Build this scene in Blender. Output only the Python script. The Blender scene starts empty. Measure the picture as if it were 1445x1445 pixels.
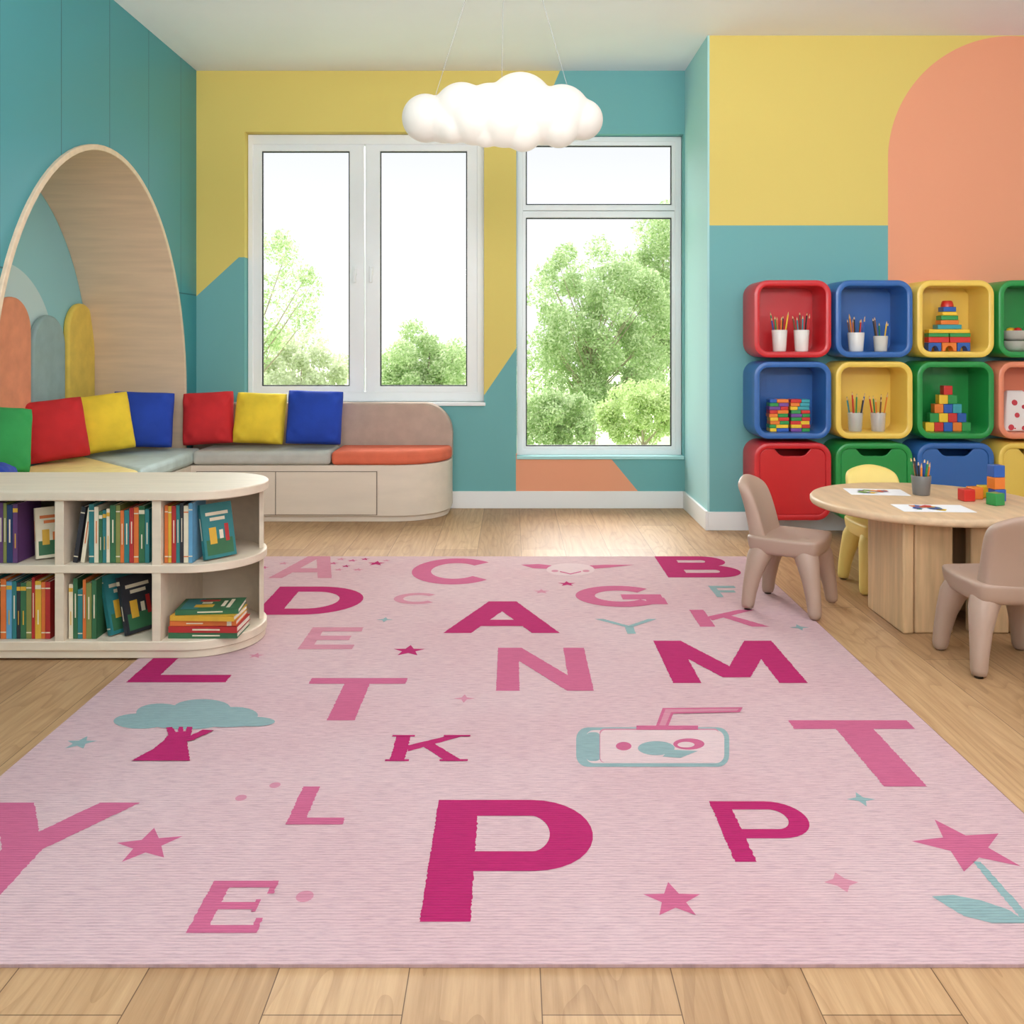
import bpy, bmesh, math, random
from mathutils import Vector, Matrix
random.seed(7)
R=math.radians
F_=1300.0; EYE=1.152; CX=722.0; HY=480.0
def wx(px,d): return (px-CX)/F_*d
def wz(py,d): return EYE-(py-HY)/F_*d
def flo(px,py):
    d=F_*EYE/(py-HY); return (wx(px,d),d)
DB=6.32; DR=5.589; XL=-2.163; XR=1.2; H=3.0
scene=bpy.context.scene
col=scene.collection
try:
    scene.view_settings.view_transform='Standard'
    scene.view_settings.look='None'
except Exception: pass

# ---------------- materials ----------------
def lin(c):
    out=[]
    for v in c[:3]:
        v=v/255.0
        out.append(v/12.92 if v<=0.04045 else ((v+0.055)/1.055)**2.4)
    return (out[0],out[1],out[2],1.0)
MC={}
def base(name):
    m=bpy.data.materials.new(name); m.use_nodes=True
    nt=m.node_tree; b=nt.nodes['Principled BSDF']
    return m,nt,b
def mat(name,c,rough=0.6,var=0.06,scale=6.0,bump=0.0,bscale=200.0,emit=0.0,coat=0.0,metal=0.0,stretch=None):
    if name in MC: return MC[name]
    m,nt,b=base(name); N=nt.nodes; L=nt.links
    tc=N.new('ShaderNodeTexCoord')
    mp=N.new('ShaderNodeMapping'); L.new(tc.outputs['Object'],mp.inputs['Vector'])
    if stretch: mp.inputs['Scale'].default_value=stretch
    no=N.new('ShaderNodeTexNoise'); no.inputs['Scale'].default_value=scale; no.inputs['Detail'].default_value=4
    L.new(mp.outputs[0],no.inputs['Vector'])
    cr=N.new('ShaderNodeValToRGB')
    a=lin(c)
    cr.color_ramp.elements[0].position=0.3; cr.color_ramp.elements[1].position=0.7
    cr.color_ramp.elements[0].color=(a[0]*(1-var),a[1]*(1-var),a[2]*(1-var),1)
    cr.color_ramp.elements[1].color=(min(1,a[0]*(1+var)),min(1,a[1]*(1+var)),min(1,a[2]*(1+var)),1)
    L.new(no.outputs['Fac'],cr.inputs[0]); L.new(cr.outputs[0],b.inputs['Base Color'])
    b.inputs['Roughness'].default_value=rough
    b.inputs['Metallic'].default_value=metal
    b.inputs['Coat Weight'].default_value=coat
    if bump>0:
        n2=N.new('ShaderNodeTexNoise'); n2.inputs['Scale'].default_value=bscale; n2.inputs['Detail'].default_value=3
        L.new(tc.outputs['Object'],n2.inputs['Vector'])
        bp=N.new('ShaderNodeBump'); bp.inputs['Strength'].default_value=bump; bp.inputs['Distance'].default_value=0.003
        L.new(n2.outputs['Fac'],bp.inputs['Height']); L.new(bp.outputs[0],b.inputs['Normal'])
    if emit>0:
        b.inputs['Emission Color'].default_value=a; b.inputs['Emission Strength'].default_value=emit
    MC[name]=m; return m
def wood(name,c,stretch=(14,14,1.2),var=0.13,rough=0.5):
    return mat(name,c,rough=rough,var=var,scale=3.0,stretch=stretch,bump=0.05,bscale=60)
def fabric(name,c): return mat(name,c,rough=0.9,var=0.08,scale=12,bump=0.5,bscale=350)
def paint(name,c): return mat(name,c,rough=0.75,var=0.015,scale=2.0,bump=0.05,bscale=90)
def plastic(name,c): return mat(name,c,rough=0.32,var=0.02,scale=3,coat=0.2)

# node math helper
class NM:
    def __init__(s,nt):
        s.nt=nt
        tc=nt.nodes.new('ShaderNodeTexCoord'); sp=nt.nodes.new('ShaderNodeSeparateXYZ')
        nt.links.new(tc.outputs['Object'],sp.inputs[0]); s.X,s.Y,s.Z=sp.outputs[0],sp.outputs[1],sp.outputs[2]; s.tc=tc
    def m(s,op,a,b=None):
        n=s.nt.nodes.new('ShaderNodeMath'); n.operation=op
        for i,v in enumerate((a,b)):
            if v is None: continue
            if isinstance(v,(int,float)): n.inputs[i].default_value=v
            else: s.nt.links.new(v,n.inputs[i])
        return n.outputs[0]
    def half(s,U,V,p,q,side):
        a=-(q[1]-p[1]); b=(q[0]-p[0]); c=-(a*p[0]+b*p[1])
        if a*side[0]+b*side[1]+c<0: a,b,c=-a,-b,-c
        e=s.m('ADD',s.m('ADD',s.m('MULTIPLY',U,a),s.m('MULTIPLY',V,b)),c)
        return s.m('GREATER_THAN',e,0.0)
    def gt(s,a,v): return s.m('GREATER_THAN',a,v)
    def lt(s,a,v): return s.m('LESS_THAN',a,v)
    def AND(s,*k):
        r=k[0]
        for x in k[1:]: r=s.m('MULTIPLY',r,x)
        return r
    def OR(s,*k):
        r=k[0]
        for x in k[1:]: r=s.m('MAXIMUM',r,x)
        return r
    def mix(s,f,a,b,bt='MIX'):
        n=s.nt.nodes.new('ShaderNodeMix'); n.data_type='RGBA'; n.blend_type=bt
        if isinstance(f,(int,float)): n.inputs[0].default_value=f
        else: s.nt.links.new(f,n.inputs[0])
        for i,v in ((6,a),(7,b)):
            if isinstance(v,tuple): n.inputs[i].default_value=v
            else: s.nt.links.new(v,n.inputs[i])
        return n.outputs[2]
YEL=lin((224,202,110)); TEAL=lin((112,174,174)); ORG=lin((236,162,126)); TEALL=lin((64,146,154))

def bw(px,py): return (wx(px,DB),wz(py,DB))
m,nt,b=base('painted_wall_yellow_teal_shapes'); n=NM(nt)
def hb(p,q,s): return n.half(n.X,n.Z,bw(*p),bw(*q),bw(*s))
A1=n.AND(n.lt(n.X,bw(683,0)[0]),n.lt(n.Z,bw(0,363)[1]),hb((277,418),(337,363),(337,600)))
A2=n.AND(n.gt(n.X,bw(682.9,0)[0]),n.lt(n.X,bw(729,0)[0]),hb((683,558),(728,492),(728,650)))
B1=hb((790,100),(752,190),(900,120))
B2=n.AND(n.gt(n.X,bw(728.5,0)[0]),n.lt(n.Z,bw(0,190)[1]))
O1=n.AND(n.gt(n.X,bw(728,0)[0]),n.lt(n.Z,bw(0,640)[1]),hb((862,647),(900,693),(800,680)))
c=n.mix(n.OR(A1,A2,n.AND(B1,n.gt(n.Z,bw(0,190)[1])),B2),YEL,TEAL); c=n.mix(O1,c,ORG)
nt.links.new(c,b.inputs['Base Color']); b.inputs['Roughness'].default_value=0.8
M_back=m
m,nt,b=base('painted_wall_arch'); n=NM(nt)
up=n.gt(n.Z,1.848)
dx=n.m('SUBTRACT',n.X,3.03); dz=n.m('SUBTRACT',n.Z,2.25)
dist=n.m('SQRT',n.m('ADD',n.m('MULTIPLY',dx,dx),n.m('MULTIPLY',dz,dz)))
arch=n.AND(n.gt(n.X,2.283),n.lt(n.X,3.777),n.gt(n.Z,1.2),n.OR(n.lt(n.Z,2.25),n.lt(dist,0.747)))
c=n.mix(up,TEAL,YEL); c=n.mix(arch,c,ORG)
nt.links.new(c,b.inputs['Base Color']); b.inputs['Roughness'].default_value=0.8
M_rface=m
m,nt,b=base('niche_painted_blue'); n=NM(nt)
dx=n.m('SUBTRACT',n.Y,5.0); dz=n.m('SUBTRACT',n.Z,0.98)
dist=n.m('SQRT',n.m('ADD',n.m('MULTIPLY',dx,dx),n.m('MULTIPLY',dz,dz)))
c=n.mix(n.lt(dist,0.60),lin((150,206,212)),lin((196,222,222)))
nt.links.new(c,b.inputs['Base Color']); b.inputs['Roughness'].default_value=0.8
M_niche=m
# left wall : panels with seams
m,nt,b=base('teal_wall_panels'); n=NM(nt)
fr=n.m('FRACT',n.m('DIVIDE',n.m('SUBTRACT',n.Y,0.165),0.5325))
ab=n.m('ABSOLUTE',n.m('SUBTRACT',fr,0.5))
seam=n.OR(n.gt(ab,0.494),n.lt(n.m('ABSOLUTE',n.m('SUBTRACT',n.Z,1.46)),0.004))
c=n.mix(seam,TEALL,lin((34,94,100)))
nt.links.new(c,b.inputs['Base Color']); b.inputs['Roughness'].default_value=0.42
M_left=m
M_ret=paint('pale_lit_teal',(172,218,218))  # teal lightened: the side wall's lit look is put into the colour
M_white=paint('white_paint',(240,240,238))
M_ceil=paint('ceiling_white',(242,244,250))
M_frame=mat('white_window_frame',(240,242,242),rough=0.35,var=0.01)
M_dark=mat('dark_gasket',(40,44,44),rough=0.5)
# floor
m,nt,b=base('oak_plank_floor'); n=NM(nt); N=nt.nodes; L=nt.links
yy_=n.m('ADD',n.X,-0.052+2.39)
cb=N.new('ShaderNodeCombineXYZ'); L.new(n.m('ADD',n.Y,1.28),cb.inputs[0]); L.new(yy_,cb.inputs[1])
br=N.new('ShaderNodeTexBrick'); L.new(cb.outputs[0],br.inputs['Vector'])
br.inputs['Scale'].default_value=1.0; br.inputs['Brick Width'].default_value=1.75; br.inputs['Row Height'].default_value=0.239
br.inputs['Mortar Size'].default_value=0.0012; br.inputs['Mortar Smooth'].default_value=0.3; br.offset=0.37; br.offset_frequency=2
br.inputs['Color1'].default_value=lin((204,167,124)); br.inputs['Color2'].default_value=lin((178,140,100)); br.inputs['Mortar'].default_value=lin((104,74,46))
rid=n.m('MULTIPLY',n.m('FLOOR',n.m('DIVIDE',yy_,0.239)),7.31)
def cvec(x,y,z):
    c_=N.new('ShaderNodeCombineXYZ')
    for i,v in enumerate((x,y,z)):
        if isinstance(v,(int,float)): c_.inputs[i].default_value=v
        else: L.new(v,c_.inputs[i])
    return c_.outputs[0]
no=N.new('ShaderNodeTexNoise'); no.inputs['Scale'].default_value=1.5; no.inputs['Detail'].default_value=7; no.inputs['Roughness'].default_value=.65; no.inputs['Distortion'].default_value=0.3
L.new(cvec(n.m('MULTIPLY',n.X,42),n.m('MULTIPLY',n.Y,1.8),rid),no.inputs[0])
cr=N.new('ShaderNodeValToRGB'); cr.color_ramp.elements[0].position=0.3; cr.color_ramp.elements[1].position=0.66
cr.color_ramp.elements[0].color=(0.64,0.56,0.48,1); cr.color_ramp.elements[1].color=(1,1,1,1); L.new(no.outputs['Fac'],cr.inputs[0])
# cathedral grain
nw=N.new('ShaderNodeTexNoise'); nw.inputs['Scale'].default_value=1.0; nw.inputs['Detail'].default_value=2; L.new(cvec(n.m('MULTIPLY',n.X,5),n.m('MULTIPLY',n.Y,0.7),rid),nw.inputs[0])
rg=n.m('FRACT',n.m('MULTIPLY',nw.outputs['Fac'],16))
c3=N.new('ShaderNodeValToRGB'); c3.color_ramp.elements[0].position=0.0; c3.color_ramp.elements[0].color=(.70,.63,.56,1); c3.color_ramp.elements[1].position=.35; c3.color_ramp.elements[1].color=(1,1,1,1)
e3=c3.color_ramp.elements.new(.95); e3.color=(.95,.93,.9,1); L.new(rg,c3.inputs[0])
c=n.mix(.75,br.outputs['Color'],cr.outputs[0],'MULTIPLY'); c=n.mix(.6,c,c3.outputs[0],'MULTIPLY')
L.new(c,b.inputs['Base Color'])
b.inputs['Roughness'].default_value=0.45; b.inputs['Specular IOR Level'].default_value=0.4
M_floor=m
# rug materials
def rugmat(name,c,streak=0.16):
    m,nt,b=base(name); n=NM(nt); N=nt.nodes; L=nt.links
    mp=N.new('ShaderNodeMapping'); L.new(n.tc.outputs['Object'],mp.inputs[0]); mp.inputs['Scale'].default_value=(20,220,1)
    no=N.new('ShaderNodeTexNoise'); no.inputs['Scale'].default_value=1.0; no.inputs['Detail'].default_value=5; no.inputs['Roughness'].default_value=.7; L.new(mp.outputs[0],no.inputs[0])
    a=lin(c); cr=N.new('ShaderNodeValToRGB'); cr.color_ramp.elements[0].position=0.34; cr.color_ramp.elements[1].position=0.56
    k=1-streak*2; cr.color_ramp.elements[0].color=(a[0]*k,a[1]*k,a[2]*k*1.03,1); cr.color_ramp.elements[1].color=a
    L.new(no.outputs['Fac'],cr.inputs[0])
    n2=N.new('ShaderNodeTexNoise'); n2.inputs['Scale'].default_value=1.6; n2.inputs['Detail'].default_value=3; L.new(n.tc.outputs['Object'],n2.inputs[0])
    c2=N.new('ShaderNodeValToRGB'); c2.color_ramp.elements[0].position=0.35; c2.color_ramp.elements[1].position=0.65
    c2.color_ramp.elements[0].color=(0.94,0.84,0.86,1); c2.color_ramp.elements[1].color=(1,1,1,1); L.new(n2.outputs['Fac'],c2.inputs[0])
    c=n.mix(.6,cr.outputs[0],c2.outputs[0],'MULTIPLY')
    wv=N.new('ShaderNodeTexWave'); wv.bands_direction='Y'; wv.inputs['Scale'].default_value=34; wv.inputs['Distortion'].default_value=1.0; wv.inputs['Detail'].default_value=2; L.new(n.tc.outputs['Object'],wv.inputs[0])
    c4=N.new('ShaderNodeValToRGB'); c4.color_ramp.elements[0].color=(.82,.80,.81,1); c4.color_ramp.elements[1].position=.5; c4.color_ramp.elements[1].color=(1,1,1,1); L.new(wv.outputs['Fac'],c4.inputs[0])
    c=n.mix(.8,c,c4.outputs[0],'MULTIPLY'); L.new(c,b.inputs['Base Color'])
    b.inputs['Roughness'].default_value=0.95
    b.inputs['Specular IOR Level'].default_value=0.1
    bp=N.new('ShaderNodeBump'); bp.inputs['Strength'].default_value=0.65; bp.inputs['Distance'].default_value=0.003
    L.new(n.m('ADD',no.outputs['Fac'],n.m('MULTIPLY',wv.outputs['Fac'],.35)),bp.inputs['Height']); L.new(bp.outputs[0],b.inputs['Normal'])
    return m

# ---------------- mesh helpers ----------------
def finish(me,name,mats,smooth=35,parent=None,bevel=0,bseg=3,sub=0):
    bm=bmesh.new(); bm.from_mesh(me); bmesh.ops.recalc_face_normals(bm,faces=bm.faces[:]); bm.to_mesh(me); bm.free()
    for p in me.polygons: p.use_smooth=bool(smooth)
    if smooth and smooth<180: me.set_sharp_from_angle(angle=R(smooth))
    ob=bpy.data.objects.new(name,me); col.objects.link(ob)
    if not isinstance(mats,(list,tuple)): mats=[mats]
    for mm in mats: me.materials.append(mm)
    if bevel>0:
        mo=ob.modifiers.new('bevel','BEVEL'); mo.width=bevel; mo.segments=bseg; mo.limit_method='ANGLE'; mo.angle_limit=R(40)
    if sub>0:
        mo=ob.modifiers.new('subd','SUBSURF'); mo.levels=sub; mo.render_levels=sub
    if parent is not None: ob.parent=parent
    return ob
def mk(name,verts,faces,mats,**k):
    me=bpy.data.meshes.new(name); me.from_pydata([tuple(v) for v in verts],[],faces); me.update()
    return finish(me,name,mats,**k)
def mkraw(name,verts,faces,mats,idx=None,smooth=False,parent=None):
    me=bpy.data.meshes.new(name); me.from_pydata([tuple(v) for v in verts],[],faces); me.update()
    if not isinstance(mats,(list,tuple)): mats=[mats]
    for mm in mats: me.materials.append(mm)
    if idx:
        for p,i in zip(me.polygons,idx): p.material_index=i
    for p in me.polygons: p.use_smooth=smooth
    ob=bpy.data.objects.new(name,me); col.objects.link(ob)
    if parent is not None: ob.parent=parent
    return ob
BF=[(0,1,3,2),(4,6,7,5),(0,4,5,1),(2,3,7,6),(0,2,6,4),(1,5,7,3)]
def boxv(x0,x1,y0,y1,z0,z1): return [(x,y,z) for x in (x0,x1) for y in (y0,y1) for z in (z0,z1)]
def box(name,x0,x1,y0,y1,z0,z1,mt,bevel=0.003,parent=None,bseg=3):
    return mk(name,boxv(x0,x1,y0,y1,z0,z1),BF,mt,parent=parent,bevel=bevel,bseg=bseg)
def boxes(name,lst,mt,bevel=0.003,parent=None):
    V=[];Fs=[]
    for bx in lst:
        o=len(V); V+=boxv(*bx); Fs+=[tuple(i+o for i in f) for f in BF]
    return mk(name,V,Fs,mt,parent=parent,bevel=bevel)
def extr(name,pts,vec,mt,bevel=0,parent=None,smooth=35,bseg=3):
    n=len(pts); V=[Vector(p) for p in pts]+[Vector(p)+Vector(vec) for p in pts]
    Fs=[tuple(range(n)),tuple(range(2*n-1,n-1,-1))]+[(i,(i+1)%n,n+(i+1)%n,n+i) for i in range(n)]
    return mk(name,V,Fs,mt,parent=parent,bevel=bevel,smooth=smooth,bseg=bseg)
def lathe(name,prof,mt,n=32,parent=None,center=(0,0,0),smooth=40,sx=1,sy=1):
    V=[];Fs=[]
    for r,z in prof:
        for i in range(n):
            a=2*math.pi*i/n; V.append((center[0]+r*sx*math.cos(a),center[1]+r*sy*math.sin(a),center[2]+z))
    for j in range(len(prof)-1):
        for i in range(n):
            Fs.append((j*n+i,j*n+(i+1)%n,(j+1)*n+(i+1)%n,(j+1)*n+i))
    Fs.append(tuple(range(n))); Fs.append(tuple(range((len(prof)-1)*n,len(prof)*n)))
    return mk(name,V,Fs,mt,parent=parent,smooth=smooth)
def tubev(pts,rad,n=12,elong=1.0):
    pts=[Vector(p) for p in pts]; V=[];Fs=[]
    for k,p in enumerate(pts):
        t=(pts[min(k+1,len(pts)-1)]-pts[max(k-1,0)]).normalized()
        u=t.cross(Vector((0,0,1)))
        if u.length<1e-3: u=Vector((1,0,0))
        u.normalize(); w=t.cross(u)
        for i in range(n):
            a=2*math.pi*i/n; V.append(p+u*rad[k]*math.cos(a)*elong+w*rad[k]*math.sin(a))
    for j in range(len(pts)-1):
        for i in range(n): Fs.append((j*n+i,j*n+(i+1)%n,(j+1)*n+(i+1)%n,(j+1)*n+i))
    Fs.append(tuple(range(n))); Fs.append(tuple(range((len(pts)-1)*n,len(pts)*n)))
    return V,Fs
def tube(name,pts,rad,mt,n=12,parent=None):
    V,Fs=tubev(pts,rad if isinstance(rad,list) else [rad]*len(pts),n)
    return mk(name,V,Fs,mt,parent=parent,smooth=50)
def softgrid(name,xs,ys,zs,fn,mt,sub=3,parent=None):
    bm=bmesh.new(); vd={}
    nx,ny,nz=len(xs),len(ys),len(zs)
    def v(i,j,k):
        if (i,j,k) not in vd: vd[(i,j,k)]=bm.verts.new(fn(xs[i],ys[j],zs[k]) if fn else (xs[i],ys[j],zs[k]))
        return vd[(i,j,k)]
    for i in range(nx-1):
        for j in range(ny-1):
            for k in (0,nz-1): bm.faces.new((v(i,j,k),v(i+1,j,k),v(i+1,j+1,k),v(i,j+1,k)))
    for i in range(nx-1):
        for k in range(nz-1):
            for j in (0,ny-1): bm.faces.new((v(i,j,k),v(i+1,j,k),v(i+1,j,k+1),v(i,j,k+1)))
    for j in range(ny-1):
        for k in range(nz-1):
            for i in (0,nx-1): bm.faces.new((v(i,j,k),v(i,j+1,k),v(i,j+1,k+1),v(i,j,k+1)))
    me=bpy.data.meshes.new(name); bm.to_mesh(me); bm.free()
    return finish(me,name,mt,smooth=180,parent=parent,sub=sub)
def empty(name,loc,rz=0,parent=None):
    e=bpy.data.objects.new(name,None); e.location=loc; e.rotation_euler=(0,0,rz); e.empty_display_size=0.1
    col.objects.link(e)
    if parent is not None: e.parent=parent
    return e
def tag(o,label,cat,group=None):
    o['label']=label; o['category']=cat
    if group: o['group']=group
    return o
def struct(o,label=None,cat=None):
    o['kind']='structure'
    if label: o['label']=label
    if cat: o['category']=cat
    return o
def arc(cx,cy,rx,ry,a0,a1,n=12):
    return [(cx+rx*math.cos(R(a0+(a1-a0)*i/n)),cy+ry*math.sin(R(a0+(a1-a0)*i/n))) for i in range(n+1)]

# ---------------- room shell ----------------
XE=3.95; Y0=-1.2
struct(box('floor',-2.9,XE,Y0,6.62,-0.1,0,M_floor,bevel=0),'light oak plank floor','floor')
struct(box('ceiling',-2.9,XE,Y0,6.62,H,H+0.1,M_ceil,bevel=0),'plain white ceiling','ceiling')
# back wall with holes
W1=(bw(345,0)[0],bw(683,0)[0],bw(0,568)[1],bw(0,186)[1])
W2=(bw(729,0)[0],1.18,bw(0,646)[1],bw(0,189)[1])
def wall_holes(name,xs,zs,holes,y0,y1,mt):
    bm=bmesh.new(); vd={}
    def v(x,y,z):
        k=(round(x,5),round(y,5),round(z,5))
        if k not in vd: vd[k]=bm.verts.new((x,y,z))
        return vd[k]
    def ish(a,b_,c_,d_):
        mx_,mz_=(a+b_)/2,(c_+d_)/2
        return any(h[0]<mx_<h[1] and h[2]<mz_<h[3] for h in holes)
    for i in range(len(xs)-1):
        for j in range(len(zs)-1):
            a,b_,c_,d_=xs[i],xs[i+1],zs[j],zs[j+1]
            if not ish(a,b_,c_,d_):
                for y in (y0,y1): bm.faces.new((v(a,y,c_),v(b_,y,c_),v(b_,y,d_),v(a,y,d_)))
    for h in holes:
        xx=[x for x in xs if h[0]-1e-6<=x<=h[1]+1e-6]; zz=[z for z in zs if h[2]-1e-6<=z<=h[3]+1e-6]
        for i in range(len(xx)-1):
            for z in (h[2],h[3]): bm.faces.new((v(xx[i],y0,z),v(xx[i+1],y0,z),v(xx[i+1],y1,z),v(xx[i],y1,z)))
        for i in range(len(zz)-1):
            for x in (h[0],h[1]): bm.faces.new((v(x,y0,zz[i]),v(x,y0,zz[i+1]),v(x,y1,zz[i+1]),v(x,y1,zz[i])))
    me=bpy.data.meshes.new(name); bm.to_mesh(me); bm.free()
    return finish(me,name,mt,smooth=0)
struct(wall_holes('wall_back',sorted({-2.9,W1[0],W1[1],W2[0],W2[1],XR+0.02}),sorted({0,W1[2],W1[3],W2[2],W2[3],H}),[W1,W2],DB,DB+0.25,M_back),'wall painted in yellow, teal and orange shapes','wall')
struct(box('wall_right',XR,XE,DR,6.57,0,H,M_rface,bevel=0),'wall painted yellow and teal with a peach arch','wall')
struct(box('wall_alcove',XR-0.012,XR,DR,DB,0,H,M_ret,bevel=0),'teal side wall beside the window, lit tone put in its colour','wall')
struct(box('wall_side',XE,XE+0.1,Y0,DR,0,H,M_white,bevel=0),'plain white side wall','wall')
struct(box('wall_rear',-2.9,XE,Y0-0.1,Y0,0,H,M_white,bevel=0),'plain white rear wall','wall')
# left wall with arch
AC=4.93; AA=1.155; AZ=0.8; AB=1.38
arcp=arc(AC,AZ,AA,AB,180,0,48)
out=[(Y0,0),(AC-AA,0)]+arcp+[(AC+AA,0),(DB,0),(DB,H),(Y0,H)]
struct(extr('wall_left',[(XL,y,z) for y,z in out],(-0.05,0,0),M_left,smooth=0),'teal panelled wall with an arched opening','wall')
NX=-2.77
struct(box('wall_niche',NX-0.05,NX,AC-AA-0.1,AC+AA+0.1,0,2.4,M_niche,bevel=0),'pale blue painted back of the arched niche','wall')
M_ply=wood('pale_plywood',(222,198,168),stretch=(0.8,9,9),var=0.07)
th=0.03
inn=[(AC-AA+th,0)]+arc(AC,AZ,AA-th,AB-th,180,0,48)+[(AC+AA-th,0)]
outr=[(AC-AA,0)]+arcp+[(AC+AA,0)]
V=[];Fs=[];nn=len(inn)
for X in (XL+0.018,NX):
    V+=[(X,y,z) for y,z in outr]; V+=[(X,y,z) for y,z in inn]
for i in range(nn-1):
    Fs+=[(i,i+1,nn+i+1,nn+i),(2*nn+i,2*nn+i+1,3*nn+i+1,3*nn+i),(nn+i,nn+i+1,3*nn+i+1,3*nn+i),(i,i+1,2*nn+i+1,2*nn+i)]
struct(mk('trim_1',V,Fs,M_ply,smooth=30,bevel=0.004),'pale plywood lining of the arched niche','trim')
# niche padded panels
for yc,w,zt,cn,cc in ((5.86,0.36,1.385,'mustard_felt',(236,206,96)),(5.45,0.38,1.30,'sage_felt',(152,180,180)),(5.05,0.38,1.39,'peach_felt',(234,154,118)),(4.65,0.38,1.30,'sage_felt',(138,166,166))):
    pts=[(NX+0.001,yc-w/2,0.46)]+[(NX+0.001,y,z) for y,z in arc(yc,zt-w/2,w/2,w/2,180,0,20)]+[(NX+0.001,yc+w/2,0.46)]
    o=extr('wall_pad',pts,(0.04,0,0),fabric(cn,cc),bevel=0.014)
    tag(o,cn.split('_')[0]+' felt padded wall panel with a rounded top','wall pad','padded panels in the arched niche')
# baseboards
struct(box('baseboard_back',XL,XR-0.012,DB-0.016,DB,0,0.117,M_white,bevel=0.003),'white baseboard','baseboard')
struct(box('baseboard_alcove',XR-0.028,XR-0.012,DR-0.016,DB-0.016,0,0.117,M_white,bevel=0.003),'white baseboard','baseboard')
struct(box('baseboard_right',XR-0.012,XE,DR-0.016,DR,0,0.112,M_white,bevel=0.003),'white baseboard','baseboard')
struct(box('baseboard_left',XL,XL+0.016,Y0,AC-AA,0,0.112,M_white,bevel=0.003),'white baseboard','baseboard')
# ---------------- windows ----------------
m,nt,b=base('window_glass'); N=nt.nodes; L=nt.links
tr=N.new('ShaderNodeBsdfTransparent'); gl=N.new('ShaderNodeBsdfGlossy'); gl.inputs['Roughness'].default_value=0.02
ms=N.new('ShaderNodeMixShader'); ms.inputs[0].default_value=0.0008
L.new(tr.outputs[0],ms.inputs[1]); L.new(gl.outputs[0],ms.inputs[2]); L.new(ms.outputs[0],N['Material Output'].inputs[0])
M_glass=m
def ring(name,o,i,y0,y1,mt,parent,bevel=0.004):
    V=[];Fs=[]
    def rc(q,y): return [(q[0],y,q[2]),(q[1],y,q[2]),(q[1],y,q[3]),(q[0],y,q[3])]
    V=rc(o,y0)+rc(i,y0)+rc(o,y1)+rc(i,y1)
    for k in range(4):
        l=(k+1)%4; Fs+=[(k,l,4+l,4+k),(8+k,8+l,12+l,12+k),(k,l,8+l,8+k),(4+k,4+l,12+l,12+k)]
    return mk(name,V,Fs,mt,parent=parent,bevel=bevel,smooth=0)
DF=6.40
def pr(x0,x1,y0,y1,d=DF): return (wx(x0,d),wx(x1,d),wz(y1,d),wz(y0,d))
def grow(q,e): return (q[0]-e,q[1]+e,q[2]-e,q[3]+e)
def window(name,outer,frame_in,sashes,handles,label):
    e=empty(name,(0,0,0)); struct(e,label,'window')
    if frame_in: ring('frame',outer,frame_in,DF-0.005,DF+0.07,M_frame,e)
    for so,g in sashes:
        ring('sash',so,g,DF+0.005,DF+0.06,M_frame,e)
        ring('gasket',grow(g,0.001),grow(g,-0.008),DF+0.015,DF+0.03,M_dark,e,bevel=0)
        box('glass_pane',g[0],g[1],DF+0.035,DF+0.039,g[2],g[3],M_glass,bevel=0,parent=e)
    for hx,hy in handles:
        x,z=wx(hx,DF),wz(hy,DF)
        boxes('handle',[(x-0.012,x+0.012,DF-0.012,DF+0.01,z-0.03,z+0.03),(x-0.009,x+0.009,DF-0.035,DF-0.02,z-0.085,z+0.015),(x-0.007,x+0.007,DF-0.03,DF,z-0.007,z+0.007)],M_frame,0.003,e)
    return e
window('window_1',(W1[0]+0.002,W1[1]-0.002,W1[2]+0.002,W1[3]-0.002),pr(357,673,204,553),
   [(pr(356,513.5,203,554),pr(369,493,213,545)),(pr(515.5,674,203,554),pr(536,659,213,545))],[(501,382),(524,382)],'white two-sash window overlooking trees')
window('window_2',(W2[0]+0.002,W2[1]-0.002,W2[2]+0.002,W2[3]-0.002),pr(738,952,200,634),
   [(pr(737,953,199,297),pr(742,948,205,289)),(pr(737,953,297.5,635),pr(742,948,307,630))],[],'tall white fixed window overlooking a tree')
struct(box('trim_2',W1[0]-0.01,W1[1]+0.01,DB-0.02,DF,W1[2]-0.022,W1[2]+0.001,M_frame),'white window sill','window sill')
struct(box('trim_3',W2[0],W2[1],DB-0.012,DF,W2[2]-0.01,W2[2]+0.012,M_ret),'teal window sill, lit tone put in its colour','window sill')
# ---------------- outside ----------------
M_grass=mat('grass',(186,206,150),var=0.2,scale=3)
g=box('ground',-40,40,7.2,80,-1.35,-1.25,M_grass,bevel=0); g['kind']='structure'; g['label']='pale green lawn outside'; g['category']='ground'
def leafmat(name,c1,c2,em=0.25):
    m,nt,b=base(name); N=nt.nodes; L=nt.links
    gi=N.new('ShaderNodeNewGeometry'); 
    cr=N.new('ShaderNodeValToRGB'); cr.color_ramp.elements[0].color=lin(c1); cr.color_ramp.elements[1].color=lin(c2)
    L.new(gi.outputs['Random Per Island'],cr.inputs[0])
    df=N.new('ShaderNodeBsdfDiffuse'); tl=N.new('ShaderNodeBsdfTranslucent'); L.new(cr.outputs[0],df.inputs[0]); L.new(cr.outputs[0],tl.inputs[0])
    ms=N.new('ShaderNodeMixShader'); ms.inputs[0].default_value=0.5; L.new(df.outputs[0],ms.inputs[1]); L.new(tl.outputs[0],ms.inputs[2])
    L.new(ms.outputs[0],N['Material Output'].inputs[0]); return m
ML1=leafmat('spring_leaves',(158,188,128),(226,237,200))
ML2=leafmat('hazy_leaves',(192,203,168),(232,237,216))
ML3=leafmat('lime_leaves',(184,208,142),(230,240,194))
M_bark=mat('bark',(170,158,140),rough=0.9,var=0.2,scale=20)
GZ=-1.25
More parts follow.
